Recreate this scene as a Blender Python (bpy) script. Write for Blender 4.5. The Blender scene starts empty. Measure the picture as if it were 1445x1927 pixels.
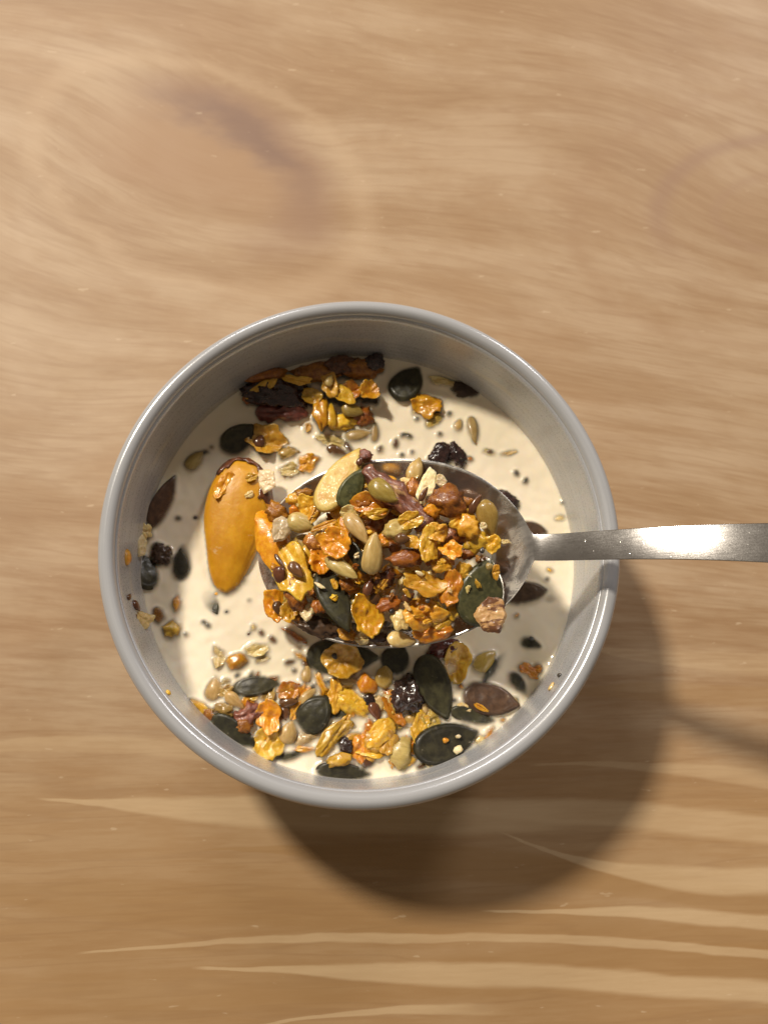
import bpy, bmesh, math, random
import numpy as np
from mathutils import Vector, Matrix, noise, Euler
from mathutils.bvhtree import BVHTree

S = 0.01                      # everything below is written in centimetres
RIMZ, MILKZ = 4.9, 2.5        # bowl rim and milk level above the table
scene = bpy.context.scene
C = scene.collection

# ------------------------------------------------------------------ camera
CAM = (-0.6131, -4.6679, 19.2273 + RIMZ); AX, AY, FPX = 0.2643, -0.0564, 1500.0
ROT = Matrix.Rotation(AX, 3, 'X') @ Matrix.Rotation(AY, 3, 'Y')
cam_d = bpy.data.cameras.new('camera'); cam = bpy.data.objects.new('camera', cam_d); C.objects.link(cam)
cam.matrix_world = Matrix.Translation(Vector(CAM) * S) @ ROT.to_4x4()
cam_d.sensor_fit = 'VERTICAL'; cam_d.sensor_height = 24.0; cam_d.lens = FPX / 1927 * 24.0
cam_d.clip_start = 0.005; cam_d.clip_end = 50
cam_d.dof.use_dof = True; cam_d.dof.focus_distance = 0.191; cam_d.dof.aperture_fstop = cam_d.lens / 1.7
scene.camera = cam

# ------------------------------------------------------------------ room light
w = bpy.data.worlds.new('World'); scene.world = w; w.use_nodes = True
bg = w.node_tree.nodes['Background']; bg.inputs[0].default_value = (1.0, 0.83, 0.64, 1); bg.inputs[1].default_value = 0.165
def lamp(name, pos, target, size, power, col):
    d = bpy.data.lights.new(name, 'AREA'); d.shape = 'DISK'; d.size = size * S; d.energy = power; d.color = col
    o = bpy.data.objects.new(name, d); C.objects.link(o); o.location = Vector(pos) * S
    o.rotation_euler = (Vector(target) - Vector(pos)).to_track_quat('-Z', 'Y').to_euler()
lamp('pendant_lamp', (-106, 119, 180 + RIMZ), (0, 0, 3), 25.0, 61.0, (1.0, 0.90, 0.75))
lamp('ceiling_lamp', (-50, 150, 110), (0, 0, 0), 45, 8.5, (1.0, 0.97, 0.96))
lamp('far_lamp', (95, 150, 110), (0, 0, 0), 34, 11.5, (1.0, 0.95, 0.95))
vs = scene.view_settings; vs.view_transform = 'Standard'; vs.look = 'None'; vs.gamma = 1; vs.exposure = 0.0
scene.cycles.max_bounces = 6; scene.cycles.diffuse_bounces = 3; scene.cycles.glossy_bounces = 3; scene.cycles.transparent_max_bounces = 6

# ------------------------------------------------------------------ helpers
def at(px, py, z):
    """photograph pixel -> point in centimetres on the horizontal plane at height z"""
    d = ROT @ Vector(((px - 722.5) / FPX, -(py - 963.5) / FPX, -1.0))
    t = (z - CAM[2]) / d.z
    return Vector(CAM) + d * t
def cpp(z):                    # centimetres per pixel at height z
    return (CAM[2] - z) * 1.03 / FPX
def tag(o, label=None, cat=None, group=None, kind=None):
    if label: o['label'] = label
    if cat: o['category'] = cat
    if group: o['group'] = group
    if kind: o['kind'] = kind
    return o
def mesh_obj(name, verts, faces, mat, parent=None, smooth=True):
    me = bpy.data.meshes.new(name)
    me.from_pydata([(v[0] * S, v[1] * S, v[2] * S) for v in verts], [], faces)
    if smooth: me.polygons.foreach_set('use_smooth', [True] * len(me.polygons))
    me.materials.append(mat); me.update()
    if name.startswith(('nut_', 'chip')): me.set_sharp_from_angle(angle=0.7)
    o = bpy.data.objects.new(name, me); C.objects.link(o)
    if parent: o.parent = parent
    return o
def lathe(profile, n):
    vs_, fs = [], []
    for i in range(n):
        a = 2 * math.pi * i / n; c, s = math.cos(a), math.sin(a)
        vs_ += [(r * c, r * s, z) for r, z in profile]
    m = len(profile)
    for i in range(n):
        j = (i + 1) % n
        for k in range(m - 1):
            fs.append((i * m + k, j * m + k, j * m + k + 1, i * m + k + 1))
    return vs_, fs
def fn(x, y, z): return noise.noise(Vector((x, y, z)))

# ------------------------------------------------------------------ node expression helper
class X:
    def __init__(s, nt, k): s.nt, s.k = nt, k
    def m(s, op, *a, clamp=False):
        n = s.nt.nodes.new('ShaderNodeMath'); n.operation = op; n.use_clamp = clamp
        for i, v in enumerate((s,) + a):
            if isinstance(v, X): s.nt.links.new(v.k, n.inputs[i])
            else: n.inputs[i].default_value = v
        return X(s.nt, n.outputs[0])
    def __add__(s, o): return s.m('ADD', o)
    def __sub__(s, o): return s.m('SUBTRACT', o)
    def __mul__(s, o): return s.m('MULTIPLY', o)
    def __truediv__(s, o): return s.m('DIVIDE', o)
    __radd__ = __add__; __rmul__ = __mul__
    def __neg__(s): return s * -1.0
    def __rsub__(s, o): return (s * -1.0) + o
    def abs(s): return s.m('ABSOLUTE')
    def step(s, a, b):                       # smoothstep from a to b
        n = s.nt.nodes.new('ShaderNodeMapRange'); n.interpolation_type = 'SMOOTHSTEP'
        s.nt.links.new(s.k, n.inputs[0]); n.inputs[1].default_value = a; n.inputs[2].default_value = b
        return X(s.nt, n.outputs[0])
def new_mat(name):
    m = bpy.data.materials.new(name); m.use_nodes = True
    nt = m.node_tree; return m, nt, nt.nodes['Principled BSDF']
def comb(nt, x, y, z=0.0):
    n = nt.nodes.new('ShaderNodeCombineXYZ')
    for i, v in enumerate((x, y, z)):
        if isinstance(v, X): nt.links.new(v.k, n.inputs[i])
        else: n.inputs[i].default_value = v
    return n.outputs[0]
def noi(nt, vec, scale, detail=4, rough=0.55, dist=0.0, w=None):
    n = nt.nodes.new('ShaderNodeTexNoise')
    if w is not None:
        n.noise_dimensions = '4D'; nt.links.new(w.k, n.inputs['W'])
    if vec is not None: nt.links.new(vec, n.inputs['Vector'])
    n.inputs['Scale'].default_value = scale; n.inputs['Detail'].default_value = detail
    n.inputs['Roughness'].default_value = rough; n.inputs['Distortion'].default_value = dist
    return X(nt, n.outputs[0])
def mixc(nt, f, a, b, mode='MIX'):
    n = nt.nodes.new('ShaderNodeMix'); n.data_type = 'RGBA'; n.blend_type = mode; n.clamp_factor = True
    for i, v in ((0, f), (6, a), (7, b)):
        if isinstance(v, X): nt.links.new(v.k, n.inputs[i])
        elif isinstance(v, (int, float)): n.inputs[i].default_value = v
        elif isinstance(v, tuple): n.inputs[i].default_value = (*v, 1)
        else: nt.links.new(v, n.inputs[i])
    return n.outputs[2]
def bump(nt, b, h, dist, strength=1.0, prev=None):
    n = nt.nodes.new('ShaderNodeBump'); n.inputs['Distance'].default_value = dist; n.inputs['Strength'].default_value = strength
    nt.links.new(h.k, n.inputs['Height']); nt.links.new(n.outputs[0], b.inputs['Normal'])
def coords(nt, kind='Object', scale=100.0):
    t = nt.nodes.new('ShaderNodeTexCoord'); v = nt.nodes.new('ShaderNodeVectorMath'); v.operation = 'SCALE'
    v.inputs['Scale'].default_value = scale; nt.links.new(t.outputs[kind], v.inputs[0])
    s = nt.nodes.new('ShaderNodeSeparateXYZ'); nt.links.new(v.outputs[0], s.inputs[0])
    return v.outputs[0], X(nt, s.outputs[0]), X(nt, s.outputs[1]), X(nt, s.outputs[2])

# ------------------------------------------------------------------ table
def wood_material():
    m, nt, b = new_mat('table_wood')
    vec, x, y, z = coords(nt)
    big = noi(nt, comb(nt, x * 0.075, y * 0.10), 1.0, 0.0) - 0.5
    med = noi(nt, comb(nt, x * 0.22, y * 0.5, 3.0), 1.0, 3, 0.5) - 0.5
    rag = noi(nt, comb(nt, x * 0.7, y * 1.6, 9.0), 1.0, 4, 0.65) - 0.5
    # upper half: grain swings round two knots and runs down to the right, lower half: long straight cathedral streaks
    up = y.step(-5.0, 6.0)
    def knot(px, py, a, bb, rot):
        p = at(px, py, 0); c, s = math.cos(rot), math.sin(rot)
        dx, dy = x - p.x + med * 1.3 + rag * 0.55, y - p.y + med * 1.1 + rag * 0.4
        u = (dx * c + dy * s) / a; v = (dy * c - dx * s) / bb
        return (u * u + v * v).m('SQRT'), u, v
    e1, u1, v1 = knot(375, 320, 4.6, 3.0, math.radians(-30))
    e2, u2, v2 = knot(1450, 400, 4.6, 3.2, math.radians(15))
    g1 = (e1 * e1 * -0.45).m('EXPONENT'); g2 = (e2 * e2 * -0.45).m('EXPONENT')
    yy = y + big * (up * 3.5 + 0.5) + x * (up * 0.20) + g1 * 2.6 + g2 * 2.2
    bands = noi(nt, comb(nt, x * 0.05, yy * 0.34), 1.0, 3, 0.5)
    fine = noi(nt, comb(nt, x * 0.30, yy * 2.6), 1.0, 4, 0.6)
    fib = noi(nt, comb(nt, x * 0.8, yy * 9.0), 1.0, 4, 0.65)
    blot = noi(nt, comb(nt, x * 0.30, yy * 0.55, 5.0), 1.0, 4, 0.6)
    pale, mid, dark = (0.435, 0.308, 0.194), (0.350, 0.227, 0.126), (0.270, 0.158, 0.076)
    col = mixc(nt, (bands * 0.7 + blot * 0.3).step(0.40, 0.57), pale, mid)
    col = mixc(nt, blot.step(0.44, 0.70) * (0.55 - up * 0.2), col, (0.36, 0.225, 0.122))
    col = mixc(nt, (bands * 0.55 + fine * 0.45).step(0.49, 0.64) * (0.75 - up * 0.40), col, dark)
    col = mixc(nt, fine.step(0.44, 0.62) * (0.48 - up * 0.30), col, (0.315, 0.188, 0.098))
    col = mixc(nt, fib.step(0.48, 0.66) * (0.18 - up * 0.08), col, (0.31, 0.185, 0.095))
    col = mixc(nt, fib.step(0.58, 0.34) * 0.12, col, (0.54, 0.39, 0.24))
    low = 1.0 - y.step(-8.0, -2.5)
    col = mixc(nt, low * 0.50, col, (0.395, 0.232, 0.095))
    line = noi(nt, comb(nt, x * 0.10 + 4.0, yy * 1.5, 2.0), 1.0, 2, 0.5)             # crisp growth lines
    col = mixc(nt, (1.0 - ((line - 0.5).abs()).step(0.004, 0.03)) * 0.20, col, (0.27, 0.155, 0.075))
    # pale sapwood streaks with a crisp edge
    def streak(pts, th, x0px, strength, x1px=3000, soft=0.35):
        (xa, ya), (xb, yb), (xc, yc) = [at(px, py, 0).xy for px, py in pts]
        # parabola through three points
        A = np.array([[xa * xa, xa, 1], [xb * xb, xb, 1], [xc * xc, xc, 1]]); k = np.linalg.solve(A, [ya, yb, yc])
        yc_ = x * x * float(k[0]) + x * float(k[1]) + float(k[2])
        t0 = at(x0px, 1600, 0).x
        thick = (x - t0).step(0.0, 7.0) * th + 0.03
        d = (y - yc_ + (fine - 0.5) * 0.16 + med * 0.35).abs() / thick
        on = (x - t0).step(-0.1, 0.5) * (1.0 - (x - at(x1px, 1600, 0).x).step(-3.0, 0.0))
        return (1.0 - d.step(1.0 - soft, 1.0 + soft * .6)) * on * (1.25 - fine * 0.55 - fib * 0.35).m('MINIMUM', 1.0) * strength
    for pts, th, x0, st in (([(450, 1600), (900, 1625), (1445, 1705)], 0.42, 380, .55), ([(150, 1690), (700, 1720), (1445, 1760)], 0.5, -200, .35), ([(0, 1880), (600, 1850), (1445, 1815)], 0.55, -400, .35), ([(1000, 1305), (1250, 1302), (1445, 1312)], 0.28, 900, .35)):
        col = mixc(nt, streak(pts, th, x0, st), col, (0.335, 0.190, 0.072))
    for pts, th, x0, st, *x1 in (
        ([(135, 1505), (450, 1525), (900, 1535)], 0.46, 60, .75, 1150),
        ([(700, 1500), (1100, 1530), (1445, 1560)], 0.34, 640, .55),
        ([(1000, 1590), (1200, 1645), (1445, 1655)], 0.34, 940, .75),
        ([(940, 1712), (1200, 1720), (1445, 1734)], 0.17, 900, .8),
        ([(200, 1786), (700, 1764), (1300, 1782)], 0.09, 160, .65),
        ([(380, 1822), (850, 1832), (1445, 1868)], 0.27, 370, .8),
        ([(540, 1921), (700, 1905), (900, 1897)], 0.12, 480, .7, 1000),
        ([(0, 1405), (200, 1400), (400, 1420)], 0.22, -300, .35, 560),
        ([(1150, 1225), (1300, 1240), (1445, 1250)], 0.30, 1000, .35),
        ([(1150, 1440), (1300, 1450), (1445, 1470)], 0.22, 1000, .40)):
        col = mixc(nt, streak(pts, th, x0, st, *x1), col, (0.60, 0.44, 0.265))
    # knots
    ring1 = (1.0 - ((e1 - 0.90).abs()).step(0.05, 0.42)) * (v1 + u1 * 0.55 + med * .6).step(-0.35, 0.70)
    core1 = (1.0 - ((e1 - 0.74).abs()).step(0.05, 0.30)) * (v1 + u1 * .1 + med * .8).step(0.30, 0.80)
    body1 = (1.0 - e1.step(0.35, 1.25)) * (v1 * 0.6 - u1 * 0.25 + 0.6).step(0.0, 0.6)
    col = mixc(nt, body1 * 0.75, col, (0.335, 0.198, 0.105))
    col = mixc(nt, ring1 * 0.70, col, (0.275, 0.165, 0.105))
    col = mixc(nt, core1 * 0.72, col, (0.205, 0.125, 0.092))
    halo1 = 1.0 - ((e1 - 1.38).abs()).step(0.0, 0.18)
    col = mixc(nt, halo1 * 0.30, col, (0.52, 0.375, 0.24))
    ring2 = (1.0 - ((e2 - 0.95).abs()).step(0.0, 0.16)) * (v2 + .1).step(-0.6, 0.6)
    ring3 = (1.0 - ((e2 - 0.45).abs()).step(0.0, 0.10))
    ring4 = (1.0 - ((e2 - 1.6).abs()).step(0.0, 0.12))
    col = mixc(nt, ring2 * 0.50, col, (0.29, 0.175, 0.115)); col = mixc(nt, ring3 * 0.35, col, (0.33, 0.205, 0.125))
    col = mixc(nt, ring4 * 0.25, col, (0.33, 0.20, 0.11))
    fleck = noi(nt, comb(nt, x * 1.5, y * 5.0, 7.0), 1.0, 2)
    col = mixc(nt, fleck.step(0.70, 0.76) * 0.35, col, (0.66, 0.52, 0.36))
    nt.links.new(col, b.inputs['Base Color'])
    rr = noi(nt, vec, 0.7, 3) * 0.10 + 0.46
    nt.links.new(rr.k, b.inputs['Roughness'])
    b.inputs['Specular IOR Level'].default_value = 0.25
    bump(nt, b, fib * 0.7 + fine * 0.3, 0.00006, 0.35)
    return m
def table():
    bm = bmesh.new(); bmesh.ops.create_cube(bm, size=1.0)
    for v in bm.verts: v.co = Vector((v.co.x * 1.30, v.co.y * 1.00 + 0.08, v.co.z * 0.03 - 0.015))
    bmesh.ops.bevel(bm, geom=list(bm.edges), offset=0.004, segments=3, affect='EDGES')
    me = bpy.data.meshes.new('table_top'); bm.to_mesh(me); bm.free(); me.materials.append(wood_material())
    o = bpy.data.objects.new('table_top', me); C.objects.link(o)
    tag(o, 'pale wood grain laminate table top with a dark knot and long light streaks', 'table', kind='structure')
table()

# ------------------------------------------------------------------ bowl
MILK = (0.91, 0.805, 0.635)
def wall_r(z):                 # inner wall radius at height z
    t = max(0.0, min(1.0, (z - 1.3) / (RIMZ - 1.3)))
    r = 5.86 + 0.22 * t
    if z < 1.3:
        u = (1.3 - z) / 1.2; r = 5.86 - 1.2 * (1 - math.sqrt(max(0.0, 1 - u * u)))
    return r
def bowl_grey(name, film):
    m, nt, b = new_mat(name)
    vec, x, y, z = coords(nt)
    ang = y.m('ARCTAN2', x); rad = (x * x + y * y).m('SQRT')
    brush = noi(nt, comb(nt, ang * 1.2, z * 9.0, rad * 9.0), 1.0, 4, 0.6)
    speck = noi(nt, vec, 26.0, 3, 0.7)
    blot = noi(nt, vec, 0.8, 4)
    col = mixc(nt, brush.step(0.3, 0.7), (0.44, 0.45, 0.475) if film else (0.37, 0.375, 0.39), (0.49, 0.50, 0.525) if film else (0.42, 0.425, 0.44))
    col = mixc(nt, speck.step(0.60, 0.72) * 0.45, col, (0.40, 0.385, 0.37))
    col = mixc(nt, blot.step(0.45, 0.75) * 0.25, col, (0.42, 0.42, 0.42))
    if film:                   # dried milk tide marks above the liquid
        ed = z + (noi(nt, comb(nt, ang * 2.2, 0.0, 2.0), 1.0, 4) - 0.5) * 1.3
        tide = (1.0 - ed.step(MILKZ + 0.12, MILKZ + 0.34)) * 0.40
        t2 = (1.0 - ((ed - MILKZ - 1.05).abs()).step(0.03, 0.16)) * noi(nt, vec, 0.5, 3).step(0.45, 0.6) * 0.35
        f = tide.m('MAXIMUM', t2)
        col = mixc(nt, f, col, (0.66, 0.60, 0.47))
        nt.links.new((0.28 - f * 0.25).k, b.inputs['Metallic'])
    else:
        b.inputs['Metallic'].default_value = 0.10
    nt.links.new(col, b.inputs['Base Color'])
    nt.links.new((speck * 0.14 + brush * 0.03 + (0.20 if film else 0.12)).k, b.inputs['Roughness'])
    bump(nt, b, brush * 0.2 + speck * 0.8, 0.00003, 0.4)
    return m
bowl = bpy.data.objects.new('cereal_bowl', None); C.objects.link(bowl); bowl.empty_display_size = 0.02
tag(bowl, 'round light grey bowl with a thick rounded rim, holding granola and milk', 'bowl')
prof = [(0.001, 0.12)] + [(4.66 * k / 8, 0.12) for k in range(1, 9)]
prof += [(wall_r(1.3 - 1.2 * math.sin(math.radians(a))), 1.3 - 1.2 * math.sin(math.radians(a))) for a in range(80, -1, -10)]
zs = [1.6 + (RIMZ - 0.2 - 1.6) * k / 14 for k in range(15)]
prof += [(wall_r(z), z) for z in zs]
prof += [(wall_r(z) + 0.09, z) for z in reversed(zs)]
prof += [(wall_r(1.3 - 1.2 * math.sin(math.radians(a))) + 0.06, 1.3 - 1.28 * math.sin(math.radians(a))) for a in range(0, 81, 10)]
prof += [(4.7 * k / 6, 0.02) for k in range(6, 0, -1)] + [(0.001, 0.02)]
v_, f_ = lathe(prof, 160)
mesh_obj('body', v_, f_, bowl_grey('bowl_glaze', True), bowl)
BR = 0.205
rp = [(6.5 - BR + BR * math.cos(t), RIMZ - BR + BR * math.sin(t)) for t in [2 * math.pi * k / 28 for k in range(29)]]
v_, f_ = lathe(rp, 192)
mesh_obj('rim', v_, f_, bowl_grey('rim_glaze', False), bowl)

# ------------------------------------------------------------------ granola materials
def food(name, c1, c2, c3=None, scale=9.0, rough=0.34, film=0.0, sss=0.0, bmp=0.00012, streak=(1, 1, 1), coat=0.25, c3t=(0.60, 0.72), spec=0.5):
    m, nt, b = new_mat(name)
    vec, x, y, z = coords(nt)
    oi = nt.nodes.new('ShaderNodeObjectInfo'); rnd = X(nt, oi.outputs['Random'])
    v = comb(nt, x * streak[0], y * streak[1], z * streak[2]); W = rnd * 37.0
    n1 = noi(nt, v, scale, 4, 0.6, 0.3, w=W); n2 = noi(nt, v, scale * 0.4, 3, 0.6, w=W + 11.0); n3 = noi(nt, v, scale * 4.5, 3, 0.6, w=W)
    col = mixc(nt, n1.step(0.36, 0.66), c1, c2)
    if c3: col = mixc(nt, (n2 * 0.7 + n1 * 0.3).step(*c3t), col, c3)
    hs = nt.nodes.new('ShaderNodeHueSaturation'); nt.links.new(col, hs.inputs['Color'])
    nt.links.new((rnd * 0.55 + 0.72).k, hs.inputs['Value']); nt.links.new((rnd * 7.13).m('FRACT').k and ((rnd * 7.13).m('FRACT') * 0.022 + 0.489).k, hs.inputs['Hue'])
    col = hs.outputs[0]
    if film:
        f = noi(nt, v, scale * 0.55, 5, 0.7, 0.5, w=W + 23.0)
        col = mixc(nt, f.step(0.64 - film * 0.15, 0.76 - film * 0.1) * 0.7, col, (0.70, 0.60, 0.43))
    nt.links.new(col, b.inputs['Base Color'])
    nt.links.new((n3 * 0.34 + rough - 0.18).k, b.inputs['Roughness'])
    b.inputs['Specular IOR Level'].default_value = spec; b.inputs['Coat Weight'].default_value = coat; b.inputs['Coat Roughness'].default_value = 0.07
    if sss:
        b.inputs['Subsurface Weight'].default_value = sss; b.inputs['Subsurface Radius'].default_value = (1.0, 0.55, 0.2); b.inputs['Subsurface Scale'].default_value = 0.0012
    bump(nt, b, n1 * 0.6 + n3 * 0.4, bmp * 1.2, 1.0)
    n4 = noi(nt, v, scale * 1.6, 2, 0.5, w=W + 5.0); bn = nt.nodes.new('ShaderNodeBump'); bn.inputs['Distance'].default_value = min(0.0002, bmp * 0.9)
    nt.links.new(n4.k, bn.inputs['Height']); nt.links.new(bn.outputs[0], b.inputs['Coat Normal'])
    return m
M = {
 'pumpkin': food('pumpkin_green', (0.024, 0.021, 0.012), (0.052, 0.046, 0.022), (0.034, 0.024, 0.013), 5, 0.40, 0.08, bmp=0.00008, coat=0.06, spec=0.35),
 'pumpkin_olive': food('pumpkin_olive', (0.050, 0.052, 0.020), (0.100, 0.095, 0.036), (0.16, 0.13, 0.05), 7, 0.36, 0.15, bmp=0.0001, coat=0.12),
 'pumpkin_brown': food('pumpkin_brown', (0.050, 0.026, 0.015), (0.085, 0.045, 0.024), (0.040, 0.026, 0.014), 6, 0.38, 0.12, bmp=0.00008, coat=0.08, spec=0.4),
 'sunflower': food('sunflower_tan', (0.42, 0.28, 0.085), (0.56, 0.40, 0.15), (0.32, 0.18, 0.045), 8, 0.36, 0.15, 0.3, 0.00006, (0.4, 1.4, 1.4)),
 'sunflower_olive': food('sunflower_olive', (0.36, 0.23, 0.045), (0.46, 0.31, 0.075), (0.26, 0.15, 0.03), 8, 0.3, 0.1, 0.3, 0.00006, (0.4, 1.4, 1.4)),
 'gold': food('oat_gold', (0.60, 0.285, 0.008), (0.74, 0.43, 0.045), (0.42, 0.14, 0.004), 8, 0.32, 0.12, 0.25, 0.00018, coat=0.6),
 'orange': food('oat_orange', (0.56, 0.195, 0.004), (0.70, 0.33, 0.014), (0.27, 0.068, 0.004), 7, 0.3, 0.08, 0.25, 0.00016, coat=0.6),
 'pale': food('oat_pale', (0.62, 0.43, 0.15), (0.72, 0.55, 0.25), (0.60, 0.33, 0.05), 8, 0.36, 0.3, 0.3, 0.00016, coat=0.6),
 'caramel': food('caramel_brown', (0.25, 0.075, 0.008), (0.44, 0.165, 0.014), (0.10, 0.028, 0.007), 7, 0.30, 0.1, 0.15, 0.0003, coat=0.4),
 'flax': food('flax_brown', (0.095, 0.036, 0.015), (0.15, 0.060, 0.022), None, 6, 0.22, 0.0, bmp=0.00003, coat=0.4),
 'chia': food('chia_dark', (0.035, 0.030, 0.026), (0.085, 0.072, 0.060), None, 14, 0.34, 0.0, bmp=0.00002),
 'raisin': food('raisin_dark', (0.022, 0.011, 0.010), (0.055, 0.025, 0.020), None, 6, 0.26, 0.1, bmp=0.0001, coat=0.5),
 'cranberry': food('cranberry_red', (0.070, 0.010, 0.010), (0.125, 0.022, 0.018), (0.030, 0.008, 0.008), 6, 0.24, 0.1, 0.2, 0.0001, coat=0.5),
 'pecan': food('pecan_red', (0.12, 0.034, 0.022), (0.27, 0.085, 0.050), (0.46, 0.25, 0.11), 7, 0.36, 0.12, 0.1, 0.00025, (0.8, 1.5, 1.0), coat=0.35, c3t=(0.54, 0.64)),
 'tan': food('nut_tan', (0.40, 0.215, 0.075), (0.56, 0.36, 0.165), (0.14, 0.058, 0.024), 6, 0.36, 0.05, 0.2, 0.0001, (0.5, 1.6, 1.0), coat=0.4, c3t=(0.50, 0.55)),
 'cream': food('nut_cream', (0.68, 0.52, 0.28), (0.76, 0.62, 0.38), (0.60, 0.38, 0.12), 6, 0.4, 0.1, 0.35, 0.00012),
 'amber': food('nut_amber', (0.49, 0.21, 0.004), (0.58, 0.275, 0.009), (0.40, 0.145, 0.004), 2.6, 0.42, 0.06, 0.4, 0.00012, coat=0.15, c3t=(0.46, 0.70)),
 'skin': food('nut_skin', (0.075, 0.028, 0.012), (0.17, 0.060, 0.018), None, 7, 0.3, 0.0, bmp=0.00012),
 'greenflesh': food('seed_flesh', (0.56, 0.40, 0.085), (0.68, 0.52, 0.16), (0.52, 0.29, 0.03), 6, 0.50, 0.1, 0.3, 0.0002, coat=0.08, c3t=(0.50, 0.62)),
}

# ------------------------------------------------------------------ granola shapes (centimetres, long axis x, flat in z)
def polar(rings, segs, outline, zt, zb):
    V, F = [(0, 0, zt(0, 0, 0, 0))], []
    for r in range(1, rings + 1):
        p = (r / rings) ** 0.8
        for s in range(segs):
            t = 2 * math.pi * s / segs; x, y = outline(t); V.append((x * p, y * p, zt(p, t, x * p, y * p)))
    nb = len(V); V.append((0, 0, zb(0, 0, 0, 0)))
    for r in range(1, rings):
        p = (r / rings) ** 0.8
        for s in range(segs):
            t = 2 * math.pi * s / segs; x, y = outline(t); V.append((x * p, y * p, zb(p, t, x * p, y * p)))
    ti = lambda r, s: 1 + (r - 1) * segs + s % segs
    bi = lambda r, s: ti(rings, s) if r == rings else nb + 1 + (r - 1) * segs + s % segs
    for s in range(segs):
        F.append((0, ti(1, s), ti(1, s + 1))); F.append((nb, bi(1, s + 1), bi(1, s)))
        for r in range(1, rings):
            F.append((ti(r, s), ti(r + 1, s), ti(r + 1, s + 1), ti(r, s + 1)))
            F.append((bi(r, s), bi(r, s + 1), bi(r + 1, s + 1), bi(r + 1, s)))
    return V, F
def sh_pumpkin(L, Wd, q, T=None):
    T = T or min(0.26, max(0.12, Wd * 0.30)); s0 = q.uniform(0, 90); bend = q.uniform(-.03, .05)
    def outline(t):
        c, s = math.cos(t), math.sin(t); k = 1 - 0.17 * c
        x = L / 2 * (abs(c) ** 0.93) * (1 if c > 0 else -1); y = Wd / 2 * s * k * (1 - 0.10 * max(0, c) ** 2)
        if c > 0.93: x += L * 0.05 * (c - 0.93) / 0.07
        j = 1 + 0.03 * fn(c * 1.5 + s0, s * 1.5, 0); return x * j, y * j
    def z(p, x, y): return T / 2 * ((1 - p ** 3) ** 0.55 * 0.80 + 0.22 * math.exp(-((p - 0.84) / 0.08) ** 2)) * (1 - 0.25 * abs(x) / L) + 0.014 * fn(x * 6 + s0, y * 6, 1)
    arch = lambda x, y: -bend * 4 * (x / L) ** 2 * 1.2
    return polar(10, 40, outline, lambda p, t, x, y: z(p, x, y) + arch(x, y), lambda p, t, x, y: -z(p, x, y) + arch(x, y))
def sh_flake(L, Wd, q, T=None):
    T = T or q.uniform(0.055, 0.085); s0 = q.uniform(0, 90)
    m = min(L, Wd); cx, cy, tw = q.uniform(-.16, .22) * m, q.uniform(-.25, .30) * m, q.uniform(-.25, .25) * m
    jag = q.uniform(0.16, 0.36); cut = q.uniform(0, 6.28); crease = q.random() < 0.6; ca = q.uniform(-.3, .3)
    def outline(t):
        c, s = math.cos(t), math.sin(t)
        j = 1 + jag * 1.1 * fn(c * 1.5 + s0, s * 1.5, 0) + jag * 0.45 * fn(c * 4 + s0, s * 4, 3) + jag * .22 * fn(c * 12 + s0, s * 12, 9)
        d = math.cos(t - cut); j *= 1 - 0.22 * max(0, d) ** 6
        return L / 2 * c * j, Wd / 2 * s * j
    def mid(x, y):
        u, v = x / (L / 2), y / (Wd / 2)
        h = cx * u * u + cy * v * v + tw * u * v + 0.12 * m * fn(u * 1.6 + s0, v * 1.6, 5) + 0.055 * m * fn(u * 4.5 + s0, v * 4.5, 2) + 0.022 * m * fn(u * 11 + s0, v * 11, 4)
        if crease: h -= 0.030 * math.exp(-((v + ca * u) / 0.10) ** 2)
        return h
    def th(p, x, y): return T / 2 * (1 - 0.75 * p ** 3) * (1 + 0.3 * fn(x * 9 + s0, y * 9, 8))
    return polar(9, 46, outline, lambda p, t, x, y: mid(x, y) + th(p, x, y), lambda p, t, x, y: mid(x, y) - th(p, x, y))
_ico = {}
def ico(n):
    if n not in _ico:
        bm = bmesh.new(); bmesh.ops.create_icosphere(bm, subdivisions=n, radius=1.0); bm.verts.ensure_lookup_table()
        _ico[n] = ([v.co.copy() for v in bm.verts], [tuple(v.index for v in f.verts) for f in bm.faces]); bm.free()
    return _ico[n]
def sh_seed(L, Wd, q, T=None, sub=3):         # plump teardrop: sunflower, flax
    T = T or Wd * 0.62; s0 = q.uniform(0, 90); P, F = ico(sub); V = []
    for p in P:
        x = p.x; k = (1 - 0.30 * x) * (1 - 0.24 * max(0, x) ** 3); j = 1 + 0.11 * fn(p.x * 2 + s0, p.y * 2, p.z * 2) + 0.05 * fn(p.x * 3 + s0, p.y * 8, p.z * 8)
        V.append((L / 2 * (x + 0.06 * max(0, x) ** 6) * j, Wd / 2 * p.y * k * j, T / 2 * p.z * k * j * (1 - 0.03 * math.exp(-(p.y / 0.2) ** 2))))
    return V, F
def sh_chunk(L, Wd, q, T=None, sub=3):        # broken nut with flat fracture faces
    T = T or min(L, Wd) * 0.6; s0 = q.uniform(0, 90); P, F = ico(sub); V = []
    pl = [(Vector((q.gauss(0, 1), q.gauss(0, 1), q.gauss(0, 1))).normalized(), q.uniform(0.62, 0.95)) for _ in range(9)]
    for p in P:
        r = min([1.05] + [d / p.dot(n) for n, d in pl if p.dot(n) > 0.05])
        r *= 1 + 0.12 * fn(p.x * 2.5 + s0, p.y * 2.5, p.z * 2.5) + 0.09 * fn(p.x * 7 + s0, p.y * 7, p.z * 7) + 0.05 * fn(p.x * 15 + s0, p.y * 15, p.z * 15)
        V.append((p.x * r * L / 1.75, p.y * r * Wd / 1.75, p.z * r * T / 1.75))
    return V, F
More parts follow.
